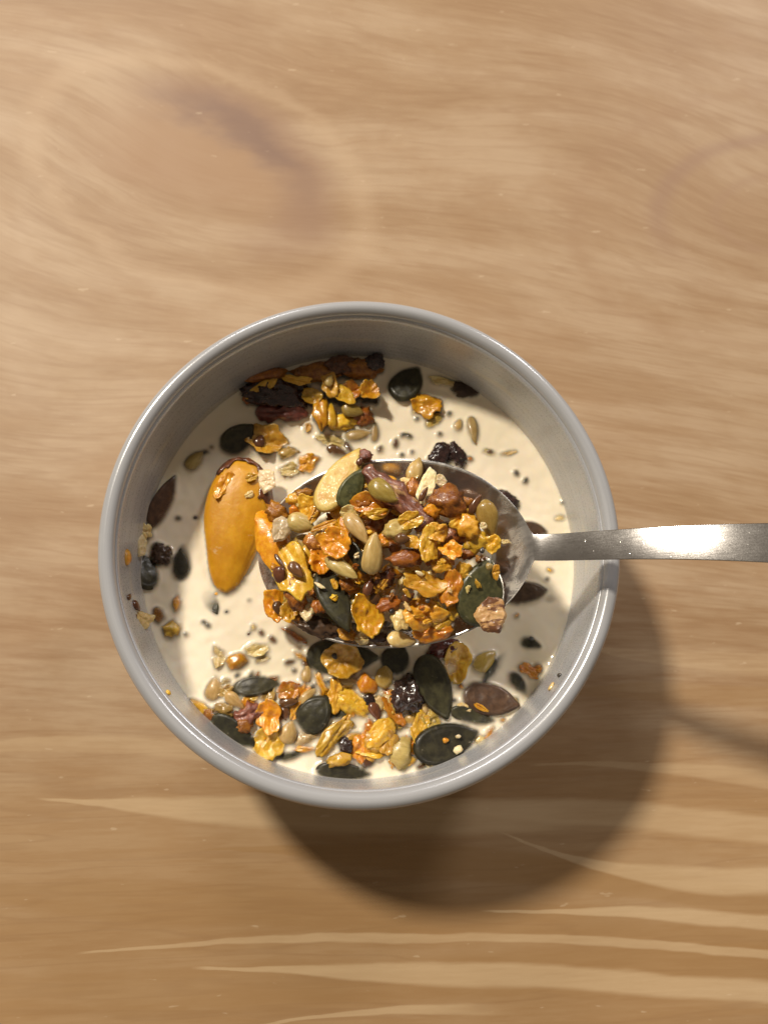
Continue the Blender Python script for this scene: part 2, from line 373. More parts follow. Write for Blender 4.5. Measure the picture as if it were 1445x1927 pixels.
def sh_shard(L, Wd, q, T=None):                # angular nut sliver, flat on top
    T = T or min(L, Wd) * 0.32; s0 = q.uniform(0, 90); n = q.choice((5, 6, 7)); off = q.uniform(0, 6.28)
    cs = [(off + 6.2832 * (i + q.uniform(-.28, .28)) / n, q.uniform(0.72, 1.12)) for i in range(n)]
    pts = [(math.cos(a) * r, math.sin(a) * r) for a, r in cs]; tx, ty = q.uniform(-.25, .25), q.uniform(-.25, .25)
    def outline(t):
        d = Vector((math.cos(t), math.sin(t))); best = 9
        for i in range(n):
            a, b2 = Vector(pts[i]), Vector(pts[(i + 1) % n]); e = b2 - a; den = d.x * e.y - d.y * e.x
            if abs(den) < 1e-6: continue
            r = (a.x * e.y - a.y * e.x) / den; w_ = (a.x * d.y - a.y * d.x) / den
            if r > 0 and -0.01 <= w_ <= 1.01: best = min(best, r)
        if best == 9: best = 0.9
        best *= 1 + 0.09 * fn(d.x * 6 + s0, d.y * 6, 1); return d.x * best * L / 2, d.y * best * Wd / 2
    def zt(p, t, x, y): return T / 2 * (1 - 0.55 * max(0, p - .82) / .18) + tx * x + ty * y + 0.03 * fn(x * 9 + s0, y * 9, 0) + 0.02 * fn(x * 22 + s0, y * 22, 0)
    return polar(9, 48, outline, zt, lambda p, t, x, y: -T / 2 * (1 - 0.5 * p ** 4))
def sh_raisin(L, Wd, q, T=None, sub=3):
    T = T or min(L, Wd) * 0.5; s0 = q.uniform(0, 90); P, F = ico(max(3, sub) + (L > 0.5)); V = []
    for p in P:
        a = 1 - abs(fn(p.x * 2.2 + s0, p.y * 2.2, p.z * 2.2)) * 2; b2 = 1 - abs(fn(p.x * 4.5 + s0, p.y * 4.5, p.z * 4.5)) * 2
        r = 0.70 + 0.34 * a + 0.20 * b2 + 0.30 * fn(p.x * 1.2 + s0, p.y * 1.2, p.z)
        V.append((p.x * r * L / 2, p.y * r * Wd / 2, p.z * r * T / 2))
    return V, F
def sh_lump(L, Wd, q, T=None, sub=3):         # sticky cluster of crushed oats
    T = T or min(L, Wd) * 0.55; s0 = q.uniform(0, 90); P, F = ico(sub); V = []
    for p in P:
        r = 0.86 + 0.34 * fn(p.x * 1.6 + s0, p.y * 1.6, p.z * 1.6) + 0.32 * fn(p.x * 3.6 + s0, p.y * 3.6, p.z * 3.6) + 0.20 * fn(p.x * 9 + s0, p.y * 9, p.z * 9)
        V.append((p.x * r * L / 2, p.y * r * Wd / 2, p.z * r * T / 2))
    return V, F
def sh_long(L, Wd, q, T=None):                # pecan sliver with lengthwise ridges
    T = T or Wd * 0.8; s0 = q.uniform(0, 90); P, F = ico(4); V = []
    for p in P:
        j = 1 + 0.34 * fn(p.x * 3.5 + s0, p.y * 1.5, p.z * 1.5) + 0.20 * fn(p.x * 8 + s0, p.y * 5, p.z * 5) + 0.09 * fn(p.x * 20 + s0, p.y * 11, p.z * 11)
        k = (max(0.0, 1 - p.x * p.x) + 0.02) ** -0.22 * (1 + 0.22 * math.sin(6.0 * p.x + s0) + 0.12 * math.sin(13.0 * p.x + s0))
        V.append((p.x * L / 2, (p.y * k * (1 - 0.28 * math.exp(-(p.y / 0.18) ** 2) * (p.z > 0)) * Wd / 2 + 0.10 * Wd * math.sin(p.x * 2.5)) * j, (p.z * k - 0.35 * (p.z > 0) * math.exp(-(p.y / .22) ** 2)) * T / 2 * j))
    return V, F

KIND = {  # kind: (name, shape, default material, thickness factor, category)
 'P': ('pumpkin_seed', sh_pumpkin, 'pumpkin', 'pumpkin seed'),
 'F': ('oat_flake', sh_flake, 'gold', 'oat flake'),
 'S': ('sunflower_seed', sh_seed, 'sunflower', 'sunflower seed'),
 'X': ('flax_seed', sh_seed, 'flax', 'flax seed'),
 'C': ('chia_seed', sh_seed, 'chia', 'chia seed'),
 'R': ('raisin', sh_raisin, 'raisin', 'raisin'),
 'B': ('cranberry', sh_raisin, 'cranberry', 'cranberry'),
 'N': ('nut_chunk', sh_chunk, 'cream', 'nut'),
 'H': ('nut_sliver', sh_shard, 'cream', 'nut sliver'),
 'L': ('granola_cluster', sh_lump, 'gold', 'granola cluster'),
 'W': ('pecan_piece', sh_long, 'pecan', 'pecan'),
}
ADJ = {'pumpkin': 'dark green', 'pumpkin_olive': 'olive green', 'pumpkin_brown': 'brown', 'sunflower': 'tan', 'sunflower_olive': 'olive yellow',
       'gold': 'golden yellow', 'orange': 'toasted orange', 'pale': 'pale cream', 'caramel': 'caramel brown', 'flax': 'small brown', 'chia': 'tiny dark',
       'tan': 'brown streaked tan', 'raisin': 'wrinkled black', 'cranberry': 'dark red', 'pecan': 'reddish', 'cream': 'cream coloured', 'amber': 'amber', 'skin': 'dark skinned', 'greenflesh': 'pale yellow'}
LAND = {'bowl': [(443, 990, 'the big amber nut'), (520, 738, 'the big shaded raisin'), (640, 760, 'the tall shaded oat cluster'), (785, 740, 'the round far pumpkin seed'), (845, 855, 'the pair of raisins'), (948, 946, 'the raisin by the spoon neck'),
                 (985, 1115, 'the seed in the spoon shadow'), (996, 1211, 'the lone seed by the right wall'), (300, 1030, 'the wall almond sliver'), (390, 1150, 'the small sunken seed'), (449, 1246, 'the orange fruit cube'), (482, 1291, 'the lone pointed pumpkin seed'),
                 (642, 1237, 'the flake covered pumpkin seed'), (592, 1343, 'the rounded near pumpkin seed'), (440, 1377, 'the seed at the near left wall'), (645, 1453, 'the crumb topped seed at the wall'), (705, 1395, 'the near heap of golden flakes'), (771, 1306, 'the glossy black raisin'),
                 (861, 1248, 'the sunken yellow flake'), (920, 1316, 'the large brown pumpkin seed'), (837, 1397, 'the crumb dotted pumpkin seed'), (974, 1285, 'the orange fruit bits')],
        'spoon': [(508, 1000, 'the orange tip nut'), (543, 1074, 'the flax topped golden flake'), (556, 1140, 'the shiny caramel cluster'), (629, 1126, 'the seed standing on edge'), (638, 905, 'the broken pumpkin seed'), (746, 930, 'the pecan sliver'), (803, 914, 'the cream nut shard'),
                  (842, 942, 'the glossy caramel nut'), (918, 985, 'the yellow puffed seed'), (634, 1018, 'the curled orange flake'), (580, 960, 'the back left edge'), (701, 1043, 'the upright cream sunflower seed'), (766, 1050, 'the caramel hollow nut'), (798, 1097, 'the wide golden flake'),
                  (687, 1162, 'the oval orange flake'), (798, 1160, 'the milky yellow flake'), (905, 1117, 'the olive pumpkin seed'), (830, 1020, 'the neck side slope')],
        'wall': [(266, 1026, 'the almond sliver'), (268, 1150, 'the pale flake'), (318, 1303, 'the near left side'), (1040, 1290, 'the right side')]}
rq = random.Random(11)
every = []               # all loose pieces, to drop the ones buried out of sight in the heap
bowl_parts = []          # geometry (cm, world) under which the milk thins out
def piece(kind, px, py, lpx, wpx, ang, z, mat=None, rx=0.0, ry=0.0, label=None, where='bowl', T=None, sub=None, parent=None, seed=None):
    nm, shp, dm, cat = KIND[kind]; mat = mat or dm
    q = random.Random(rq.random() if seed is None else seed); k = cpp(z)
    kw = {'T': T}
    if shp in (sh_seed, sh_chunk, sh_raisin, sh_lump): kw['sub'] = sub or (3 if lpx > 24 else 2)
    V, F = shp(lpx * k, wpx * k, q, **kw)
    o = mesh_obj(nm, V, F, M[mat])
    p = at(px, py, z)
    o.location = p * S; o.rotation_euler = Euler((math.radians(rx), math.radians(ry), math.radians(ang)), 'XYZ')
    mw = o.rotation_euler.to_matrix(); wv = [mw @ Vector(v) + p for v in V]; every.append((o, wv, F, label is None and where == 'spoon'))
    if where == 'bowl': bowl_parts.append((wv, F))
    if label: tag(o, label, cat)
    else:
        near = min(LAND[where], key=lambda t: (t[0] - px) ** 2 + (t[1] - py) ** 2)[2]
        place = {'bowl': 'in the milk near ', 'spoon': 'on the spoon near ', 'wall': 'stuck to the inner bowl wall near '}[where] + near
        size = 'small ' if lpx < 26 and kind not in 'XC' else ''
        tag(o, f'{size}{ADJ[mat]} {cat} {place}', cat, f'{size}{ADJ[mat]} {cat}s {place}')
    return o
def at_milk(spec):
    """rows: kind x y length width angle lift(cm above the milk) [material] [rx] [ry] [label]"""
    for r in spec:
        r = list(r) + [None] * (12 - len(r))
        piece(r[0], r[1], r[2], r[3], r[4], r[5], MILKZ + r[6] - 0.03, r[7], r[8] or rq.uniform(-9, 9), r[9] or rq.uniform(-9, 9), r[10])

# ---- pieces in the milk ----
at_milk([
 # left wall group
 ('P', 307, 947, 108, 42, 68, 0.10, 'pumpkin_brown', 35, 0, 'long dark pumpkin seed leaning against the left inner wall of the bowl'),
 ('P', 277, 1078, 66, 46, 100, 0.10, 'pumpkin', 25, 0, 'dark pumpkin seed at the wall below the cream coloured almond sliver'),
 ('R', 304, 1043, 36, 44, 20, 0.06, 'pumpkin_brown'),
 ('F', 273, 1000, 24, 36, 0, 0.28, 'pale', 10, 20),
 ('P', 344, 1060, 68, 34, 92, 0.0, 'pumpkin', 8, 0, 'half sunken dark pumpkin seed between the amber nut and the bowl wall'),
 ('P', 398, 1134, 50, 26, -60, -0.04, 'pumpkin', 6, 0, 'small dark pumpkin seed sunk in the milk just below the amber nut'),
 ('L', 333, 1136, 20, 40, 0, 0.02, 'orange'), ('L', 326, 1184, 40, 36, 20, 0.0, 'gold'), ('L', 300, 1160, 30, 36, 0, -0.02, 'caramel'),
 ('S', 369, 867, 52, 30, 50, -0.03, 'sunflower'), ('C', 389, 852, 14, 10, 0, .02),
 ('P', 447, 827, 76, 54, 40, 0.10, 'pumpkin', 10, -14, 'black green pumpkin seed beside the golden flake with a flax seed on it'),
 ('F', 503, 830, 80, 62, -25, 0.10, 'gold', 0, 0, 'golden oat flake carrying one brown flax seed, above the amber nut'),
 ('X', 488, 831, 28, 22, 70, 0.19, None, 0, 0, 'brown flax seed lying on a golden oat flake above the amber nut'),
 ('L', 541, 853, 44, 28, 15, 0.06, 'sunflower_olive'), ('F', 580, 872, 46, 38, 10, 0.06, 'orange'), ('F', 545, 886, 40, 30, 0, 0.02, 'pale'),
 # top cluster standing higher than the milk
 ('R', 520, 738, 124, 62, -4, 0.26, 'raisin', 0, 0, 'big black raisin in the shaded cluster under the far rim of the bowl'),
 ('W', 530, 777, 104, 34, -6, 0.14, 'pecan', 0, 0, 'reddish brown pecan piece below the big black raisin'),
 ('F', 494, 730, 72, 24, 32, 0.42, 'gold'), ('F', 470, 745, 40, 22, 50, 0.32, 'caramel'), ('F', 560, 716, 60, 22, -12, 0.52, 'gold'),
 ('L', 600, 700, 110, 46, 0, 0.30, 'caramel'), ('L', 676, 694, 96, 48, 6, 0.30, 'caramel'), ('R', 703, 682, 40, 34, 30, 0.34), ('L', 505, 705, 90, 40, 10, 0.30, 'caramel'), ('R', 640, 688, 60, 36, 10, 0.40, 'skin'),
 ('F', 622, 722, 34, 52, 10, 0.62, 'gold'), ('F', 645, 742, 62, 34, -48, 0.55, 'gold'), ('L', 604, 774, 32, 78, 4, 0.38, 'orange'), ('L', 624, 784, 22, 66, 0, 0.34, 'gold'),
 ('S', 663, 772, 44, 28, -12, 0.36, 'sunflower_olive'), ('F', 698, 738, 44, 40, 20, 0.46, 'orange'), ('L', 682, 785, 44, 44, 30, 0.16, 'caramel'), ('L', 640, 795, 70, 40, 0, 0.12, 'gold'),
 ('F', 660, 738, 50, 40, 30, 0.42, 'orange'), ('F', 585, 745, 46, 34, -20, 0.38, 'gold'), ('S', 620, 716, 26, 16, 70, .72, 'sunflower'),
 ('S', 673, 819, 52, 24, 8, 0.06), ('S', 705, 815, 42, 16, 85, 0.02), ('F', 624, 831, 66, 28, -12, 0.05, 'pale'), ('X', 634, 849, 42, 20, -22, 0.07), ('X', 657, 845, 34, 12, -60, 0.06),
 # top right
 ('P', 765, 722, 82, 62, 55, 0.14, 'pumpkin', -8, 6, 'dark pumpkin seed beside the orange flake under the far rim'),
 ('F', 802, 761, 66, 54, -15, 0.16, 'orange', 0, 0, 'toasted orange oat flake between the pumpkin seed and the open milk'), ('F', 818, 790, 46, 26, 30, 0.06, 'sunflower_olive'),
 ('R', 872, 734, 54, 30, -8, 0.08, 'pumpkin_brown'), ('F', 832, 719, 62, 20, -14, 0.06, 'pale'), ('S', 862, 800, 26, 16, 70, 0.02), ('S', 889, 808, 58, 21, -84, 0.04, None, 0, 0, 'upright tan sunflower seed alone in the open milk'),
 ('C', 758, 819, 16, 11, 20, .02), ('C', 770, 822, 16, 11, -20, .02), ('C', 827, 817, 13, 10, 0, .02), ('C', 845, 779, 13, 11, 30, .02), ('C', 785, 789, 13, 10, 10, .02), ('C', 756, 857, 12, 10, 10, .02), ('C', 775, 851, 12, 9, 60, .02),
 ('X', 744, 834, 24, 12, 80, 0.03), ('X', 715, 845, 18, 10, 60, .03),
 ('R', 832, 855, 52, 40, 40, 0.10, 'raisin', 0, 0, 'black raisin beside a smaller one above the spoon bowl'), ('R', 860, 857, 50, 28, -62, 0.10, 'raisin'),
 ('L', 884, 864, 15, 13, 0, .03, 'orange'), ('F', 920, 853, 34, 14, -10, -.01, 'pale'), ('F', 957, 853, 36, 12, 10, 0.0, 'pale'), ('X', 922, 850, 14, 9, 0, .02),
 ('C', 971, 892, 18, 11, -50, .01), ('C', 988, 905, 18, 11, 60, .01), ('R', 948, 946, 50, 42, -30, 0.08, 'raisin', 0, 0, 'black raisin in the milk beside the spoon neck'),
 ('P', 1001, 996, 58, 30, -12, 0.06, 'pumpkin_brown', 0, 0, 'dark seed peeking out behind the spoon neck'),
 ('P', 985, 1115, 86, 42, 6, 0.06, 'pumpkin_brown', 0, 0, 'brown pumpkin seed in the shadow of the spoon'),
 ('C', 1058, 948, 11, 9, 0, .01), ('C', 1029, 1090, 11, 9, 60, .01), ('L', 1034, 1074, 20, 12, -20, .0, 'gold'), ('L', 1052, 976, 26, 18, 0, -.03, 'pale'), ('L', 1034, 1128, 22, 16, 0, -.05, 'pale'),
 # lower left
 ('C', 392, 1177, 15, 11, -40, .01), ('C', 384, 1170, 11, 9, 0, .01), ('X', 493, 1192, 18, 11, -60, .0), ('X', 514, 1204, 22, 12, -50, .0), ('C', 428, 1152, 10, 8, 0, .0), ('C', 470, 1130, 10, 8, 0, -.01), ('C', 337, 976, 14, 11, 0, 0), ('C', 369, 975, 12, 9, 0, 0),
 ('N', 449, 1246, 40, 28, 4, 0.04, 'orange', 0, 0, 'orange cube of dried fruit alone in the milk'), ('F', 412, 1236, 30, 42, 0, 0.01, 'pale'), ('F', 484, 1224, 50, 24, 10, 0.02, 'pale'), ('F', 495, 1240, 30, 12, 25, 0.01, 'sunflower'),
 ('S', 403, 1296, 46, 30, 82, -0.03, 'sunflower', 0, 0, 'blurred tan seed sunk in the milk near the edge'), ('F', 425, 1290, 28, 28, 0, -.01, 'pale'),
 ('P', 482, 1291, 82, 36, 6, 0.08, 'pumpkin', 0, 0, 'pointed dark pumpkin seed floating alone in the near left milk'),
 ('C', 447, 1271, 13, 10, 20, .02), ('C', 474, 1268, 12, 9, 60, .02), ('F', 556, 1196, 52, 16, -32, 0.06, 'caramel'), ('X', 546, 1246, 24, 10, 10, .02), ('X', 576, 1250, 20, 10, -20, .02),
 ('P', 642, 1237, 126, 64, -2, 0.10, 'pumpkin', 4, 0, 'large dark pumpkin seed partly covered by a round golden flake'),
 ('F', 641, 1243, 78, 66, 5, 0.26, 'gold', 0, 0, 'round golden flake lying across a large dark pumpkin seed'), ('C', 630, 1235, 13, 10, -60, .33),
 ('P', 744, 1241, 54, 52, 60, 0.08, 'pumpkin', 0, 0, 'dark pumpkin seed half hidden under the near edge of the spoon'),
 ('F', 568, 1237, 34, 12, -28, 0.03, 'orange'), ('S', 577, 1268, 32, 20, 86, 0.05), ('F', 603, 1284, 46, 14, -62, 0.08, 'orange'), ('S', 655, 1282, 44, 16, -8, 0.10),
 ('F', 631, 1307, 26, 62, 0, 0.14, 'gold'), ('F', 666, 1325, 74, 48, -35, 0.12, 'gold'), ('N', 689, 1288, 38, 36, -10, 0.10, 'orange'), ('S', 724, 1272, 46, 32, 78, 0.08, 'sunflower_olive'),
 ('X', 706, 1338, 34, 20, -65, 0.12), ('F', 741, 1340, 64, 24, -60, 0.10, 'orange'), ('R', 694, 1318, 24, 20, 0, 0.10), ('C', 617, 1283, 12, 10, 0, .04),
 ('P', 592, 1343, 72, 60, 50, 0.14, 'pumpkin', 0, -6, 'rounded dark pumpkin seed beside golden flakes in the near milk'), ('P', 632, 1344, 34, 18, -5, 0.04, 'pumpkin'),
 ('S', 580, 1310, 38, 20, 42, 0.06), ('X', 543, 1322, 34, 18, 8, 0.12), ('X', 536, 1343, 26, 18, -70, 0.08), ('F', 544, 1298, 44, 32, 25, 0.08, 'orange'),
 ('F', 508, 1348, 46, 60, 15, 0.14, 'orange', 0, 0, 'toasted orange oat flake beside the red brown nut in the near milk'), ('W', 470, 1343, 56, 32, 10, 0.12, 'pecan'),
 ('S', 442, 1319, 42, 22, -40, 0.08), ('L', 422, 1335, 42, 28, -20, 0.08, 'sunflower_olive'), ('L', 372, 1329, 56, 24, -22, 0.06, 'gold'), ('L', 392, 1346, 40, 22, -30, 0.04, 'caramel'),
 ('P', 440, 1377, 92, 40, -34, 0.12, 'pumpkin', 20, 0, 'dark pumpkin seed pressed against the near left wall of the bowl'), ('L', 461, 1366, 34, 30, 0, 0.20, 'caramel'),
 ('F', 504, 1396, 62, 58, 30, 0.10, 'gold', 0, 0, 'broad golden flake beside the dark seed at the near left wall'), ('S', 543, 1379, 42, 32, 70, 0.06), ('F', 575, 1385, 60, 40, 20, 0.02, 'pale'),
 ('F', 626, 1389, 86, 38, 45, 0.16, 'gold', 20, 0, 'long golden flake lying at a slant beside the rounded pumpkin seed'), ('P', 538, 1423, 56, 16, 8, 0.02, 'pumpkin'), ('F', 574, 1410, 44, 12, -4, 0.04, 'orange'),
 ('F', 714, 1379, 66, 42, 35, 0.22, 'gold'), ('F', 682, 1404, 40, 56, -20, 0.12, 'orange'), ('F', 729, 1396, 38, 44, 0, 0.18, 'gold'), ('F', 700, 1415, 60, 20, -6, 0.12, 'gold'), ('L', 705, 1395, 60, 46, 0, 0.06, 'gold'),
 ('B', 651, 1402, 26, 30, 40, 0.10, 'raisin'), ('L', 640, 1430, 48, 26, 8, 0.26, 'gold', 0, 0, 'yellow crumb sitting on a dark pumpkin seed at the near wall'),
 ('P', 645, 1453, 94, 32, -6, 0.12, 'pumpkin', 14, 0, 'dark pumpkin seed at the near wall with a yellow crumb on it'),
 ('X', 690, 1435, 24, 22, -30, 0.03), ('N', 757, 1418, 46, 56, -15, 0.04, 'sunflower'), ('F', 742, 1430, 20, 28, 10, 0.06, 'orange'),
 # lower right
 ('B', 834, 1221, 60, 36, 25, 0.08, 'cranberry', 0, 0, 'dark red dried cranberry under the near edge of the spoon'), ('F', 861, 1248, 52, 76, -8, 0.0, 'gold', 0, 0, 'yellow flake sunk in the milk beside the red cranberry'), ('S', 911, 1245, 50, 32, 40, 0.05, 'sunflower_olive', 0, 0, 'olive yellow sunflower seed beside a sunken dark seed'),
 ('P', 931, 1256, 70, 22, 50, -0.02, 'pumpkin', 30, 0, 'dark seed half sunk behind the olive sunflower seed'),
 ('P', 817, 1290, 116, 62, -70, 0.20, 'pumpkin', -6, 4, 'largest upright dark green pumpkin seed next to the glossy black raisin'),
 ('B', 771, 1306, 66, 60, 30, 0.12, 'raisin', 0, 0, 'glossy wrinkled black raisin beside the large upright pumpkin seed'), ('B', 752, 1290, 24, 20, 0, 0.08, 'cranberry'),
 ('P', 974, 1285, 46, 24, -58, 0.02, 'pumpkin', 0, 0, 'small dark seed floating beside the orange dried fruit bits'), ('F', 994, 1263, 40, 24, -35, 0.06, 'orange'), ('F', 1012, 1260, 22, 20, 30, 0.05, 'orange'),
 ('P', 996, 1211, 42, 22, -18, 0.02, 'pumpkin', 0, 0, 'small dark seed floating apart in the milk near the right wall'), ('C', 1000, 1202, 10, 9, 0, .08),
 ('P', 920, 1316, 100, 58, -12, 0.10, 'pumpkin_brown', 0, 0, 'large brown pumpkin seed with an orange sliver on its edge'), ('F', 905, 1331, 30, 10, -25, 0.24, 'orange'), ('L', 965, 1320, 22, 26, 60, 0.04, 'sunflower'),
 ('P', 887, 1347, 80, 28, -14, 0.10, 'pumpkin', 10, 0, 'narrow green pumpkin seed between two large pumpkin seeds'), ('F', 872, 1331, 26, 18, -10, 0.12, 'pale'), ('C', 855, 1318, 12, 10, 0, .03),
 ('P', 837, 1397, 118, 66, 16, 0.14, 'pumpkin', -4, 4, 'large flat dark pumpkin seed dotted with crumbs at the near right'), ('L', 838, 1393, 13, 11, 0, .30, 'orange'), ('L', 862, 1411, 22, 16, 30, .28, 'cream'), ('L', 862, 1386, 12, 8, 0, .30, 'cream'),
 ('F', 920, 1381, 32, 12, 65, 0.06, 'orange'), ('L', 903, 1392, 26, 18, 20, 0.02, 'pale'), ('F', 789, 1367, 32, 54, -15, 0.08, 'gold'), ('F', 811, 1354, 34, 40, 20, 0.06, 'sunflower_olive'), ('F', 769, 1400, 40, 14, -65, 0.06, 'orange'),
 ('X', 792, 1442, 22, 12, 10, .03), ('L', 945, 1355, 14, 12, 0, .02, 'orange'), ('L', 867, 1293, 14, 12, 0, .03, 'orange'), ('S', 724, 1238, 20, 14, 60, .02, 'pale'),
])
# loose crumbs and specks between the larger pieces
for _ in range(70):
    a, r = rq.uniform(0, 6.283), 5.4 * math.sqrt(rq.random()); cx, cy = r * math.cos(a), r * math.sin(a)
    if cy > -1.2 and rq.random() < 0.72: continue
    d = Vector((cx, cy, MILKZ)) - Vector(CAM); l = ROT.transposed() @ d
    px, py = 722.5 + FPX * l.x / -l.z, 963.5 - FPX * l.y / -l.z
    kd = rq.choice('FFCFX'); sz = rq.uniform(9, 22)
    piece(kd, px, py, sz if kd != 'C' else 11, sz * rq.uniform(.5, .9) if kd != 'C' else 9, rq.uniform(0, 180), MILKZ + rq.uniform(-0.03, 0.03),
          rq.choice(['gold', 'orange', 'pale', 'caramel']) if kd in 'LF' else None)
# second layer that fills the thick near part of the bowl
for _ in range(60):
    px, py = rq.uniform(400, 830), rq.uniform(1290, 1445)
    if (px - 690) ** 2 / 330 ** 2 + (py - 1080) ** 2 / 385 ** 2 > 0.98: continue
    piece(rq.choice('FFFSL'), px, py, rq.uniform(26, 48), rq.uniform(16, 32), rq.uniform(0, 180), MILKZ - rq.uniform(-0.02, 0.06), rq.choice(['gold', 'orange', 'pale', 'gold', 'sunflower_olive']), rq.uniform(-18, 18), rq.uniform(-18, 18))

# ---- the big amber nut (Empty at its base, with skin, cream chip and flake as parts) ----
def amber_nut():
    z0 = MILKZ + 0.10; p = at(443, 990, z0); k = cpp(z0)
    root = bpy.data.objects.new('amber_nut', None); C.objects.link(root); root.location = p * S; root.empty_display_size = 0.01
    root.rotation_euler = (0, 0, math.radians(-98))
    tag(root, 'largest nut in the bowl, smooth amber orange with a dark skin edge and cream chip', 'nut')
    P, F = ico(5); L, Wd, T = 252 * k, 116 * k, 0.90
    def body(p_, grow=1.0):
        x = p_.x; kk = (1 - 0.20 * x - 0.06 * math.sin(3 * x)) * (1 + .02 * fn(x * 2, p_.y * 2, 3))
        zz = p_.z; zz = math.copysign(abs(zz) ** 0.8, zz)
        j = 1 + 0.06 * fn(x * 1.3 + 4, p_.y * 1.3, p_.z * 1.3) + 0.020 * fn(x * 2.5, p_.y * 7, p_.z * 7) + 0.008 * fn(x * 12, p_.y * 14, p_.z * 14)
        return Vector((x * L / 2 * j, p_.y * kk * Wd / 2 * j, zz * T / 2 * kk ** 0.6 * j - x * 0.16)) * grow
    V = [body(v) for v in P]
    o = mesh_obj('body', V, F, M['amber'], root)
    bowl_parts.append(([Matrix.Rotation(math.radians(-98), 3, 'Z') @ v + p for v in V], F))
    # dark skin hugging the blunt end on the spoon side
    sel = [i for i, v in enumerate(P) if v.x + 0.10 * fn(v.y * 3, v.z * 3, 1) < -0.66 + 0.46 * max(0, v.y) and v.z > -0.6 and (v.z < 0.45 + .2 * fn(v.x * 4, v.y * 4, 2) or v.y > 0.50)]
    ss = set(sel); fs = [f for f in F if all(i in ss for i in f)]; idx = {i: n for n, i in enumerate(sel)}
    vv = [body(P[i], 1.045) for i in sel]; sk = mesh_obj('skin', vv, [tuple(idx[i] for i in f) for f in fs], M['skin'], root)
    md = sk.modifiers.new('thick', 'SOLIDIFY'); md.thickness = 0.0004
    q = random.Random(5)
    def on(px, py, dz, shape, l, wd, rot, mat, name, T_):
        V2, F2 = shape(l * k, wd * k, q, T=T_); o2 = mesh_obj(name, V2, F2, M[mat], root)
        wp = at(px, py, z0 + dz); loc = Matrix.Rotation(math.radians(98), 3, 'Z') @ (wp - p)
        o2.location = loc * S; o2.rotation_euler = (0, 0, math.radians(rot + 98))
    on(504, 904, 0.42, sh_shard, 40, 58, 8, 'cream', 'chip', 0.14)
    on(421, 915, 0.46, sh_flake, 58, 32, 62, 'orange', 'flake', 0.06)
    on(473, 898, 0.52, sh_flake, 24, 18, 20, 'gold', 'crumb', 0.05)
    on(470, 930, 0.53, sh_flake, 18, 14, 20, 'pale', 'crumb', 0.04)
amber_nut()

# ---- bits stuck on the wall above the milk ----
def on_wall(kind, px, py, l, wd, ang, mat, label=None):
    z = MILKZ
    for _ in range(40):                          # walk up the view ray until it meets the wall
        p = at(px, py, z)
        if math.hypot(p.x, p.y) <= wall_r(z) - 0.03: break
        z += 0.05
    o = piece(kind, px, py, l, wd, ang, z, mat, 0, 0, label, 'wall')
    t = math.atan2(p.y, p.x)
    o.rotation_euler = (Matrix.Rotation(t, 3, 'Z') @ Matrix.Rotation(math.radians(-62), 3, 'Y') @ Matrix.Rotation(math.radians(ang) - t, 3, 'Z')).to_euler()
on_wall('H', 266, 1026, 26, 58, -10, 'cream', 'cream coloured almond sliver stuck to the left inner wall of the bowl')
on_wall('L', 240, 1050, 22, 34, 0, 'gold', 'yellow crumb stuck highest on the left inner wall of the bowl')
on_wall('F', 268, 1164, 46, 44, 0, 'pale', 'pale flake stuck to the wall below the almond sliver')
on_wall('X', 244, 1123, 16, 10, 60, 'flax'); on_wall('X', 257, 1140, 24, 16, -40, 'flax')
on_wall('L', 318, 1303, 14, 10, -60, 'gold'); on_wall('L', 1036, 1292, 22, 10, 60, 'pale'); on_wall('C', 1052, 1270, 10, 8, 0, 'chia')

# ------------------------------------------------------------------ milk
def milk_material(name, thin):
    m, nt, b = new_mat(name)
    vec, x, y, z = coords(nt)
    col = mixc(nt, noi(nt, vec, 0.6, 3).step(0.4, 0.7), MILK, (0.88, 0.785, 0.595))
    nt.links.new(col, b.inputs['Base Color'])
    b.inputs['Roughness'].default_value = 0.09; b.inputs['IOR'].default_value = 1.36
    b.inputs['Subsurface Weight'].default_value = 0.55; b.inputs['Subsurface Radius'].default_value = (1.0, 0.8, 0.5); b.inputs['Subsurface Scale'].default_value = 0.0014
    if thin:
        a = nt.nodes.new('ShaderNodeAttribute'); a.attribute_name = 'cover'
        tr = nt.nodes.new('ShaderNodeBsdfTransparent'); mx = nt.nodes.new('ShaderNodeMixShader')
        nt.links.new(a.outputs['Fac'], mx.inputs[0]); nt.links.new(tr.outputs[0], mx.inputs[1]); nt.links.new(b.outputs[0], mx.inputs[2])
        nt.links.new(mx.outputs[0], nt.nodes['Material Output'].inputs['Surface'])
    return m
def blur(a, n):
    for _ in range(n):
        a = (a + np.roll(a, 1, 0) + np.roll(a, -1, 0)) / 3; a = (a + np.roll(a, 1, 1) + np.roll(a, -1, 1)) / 3
    return a
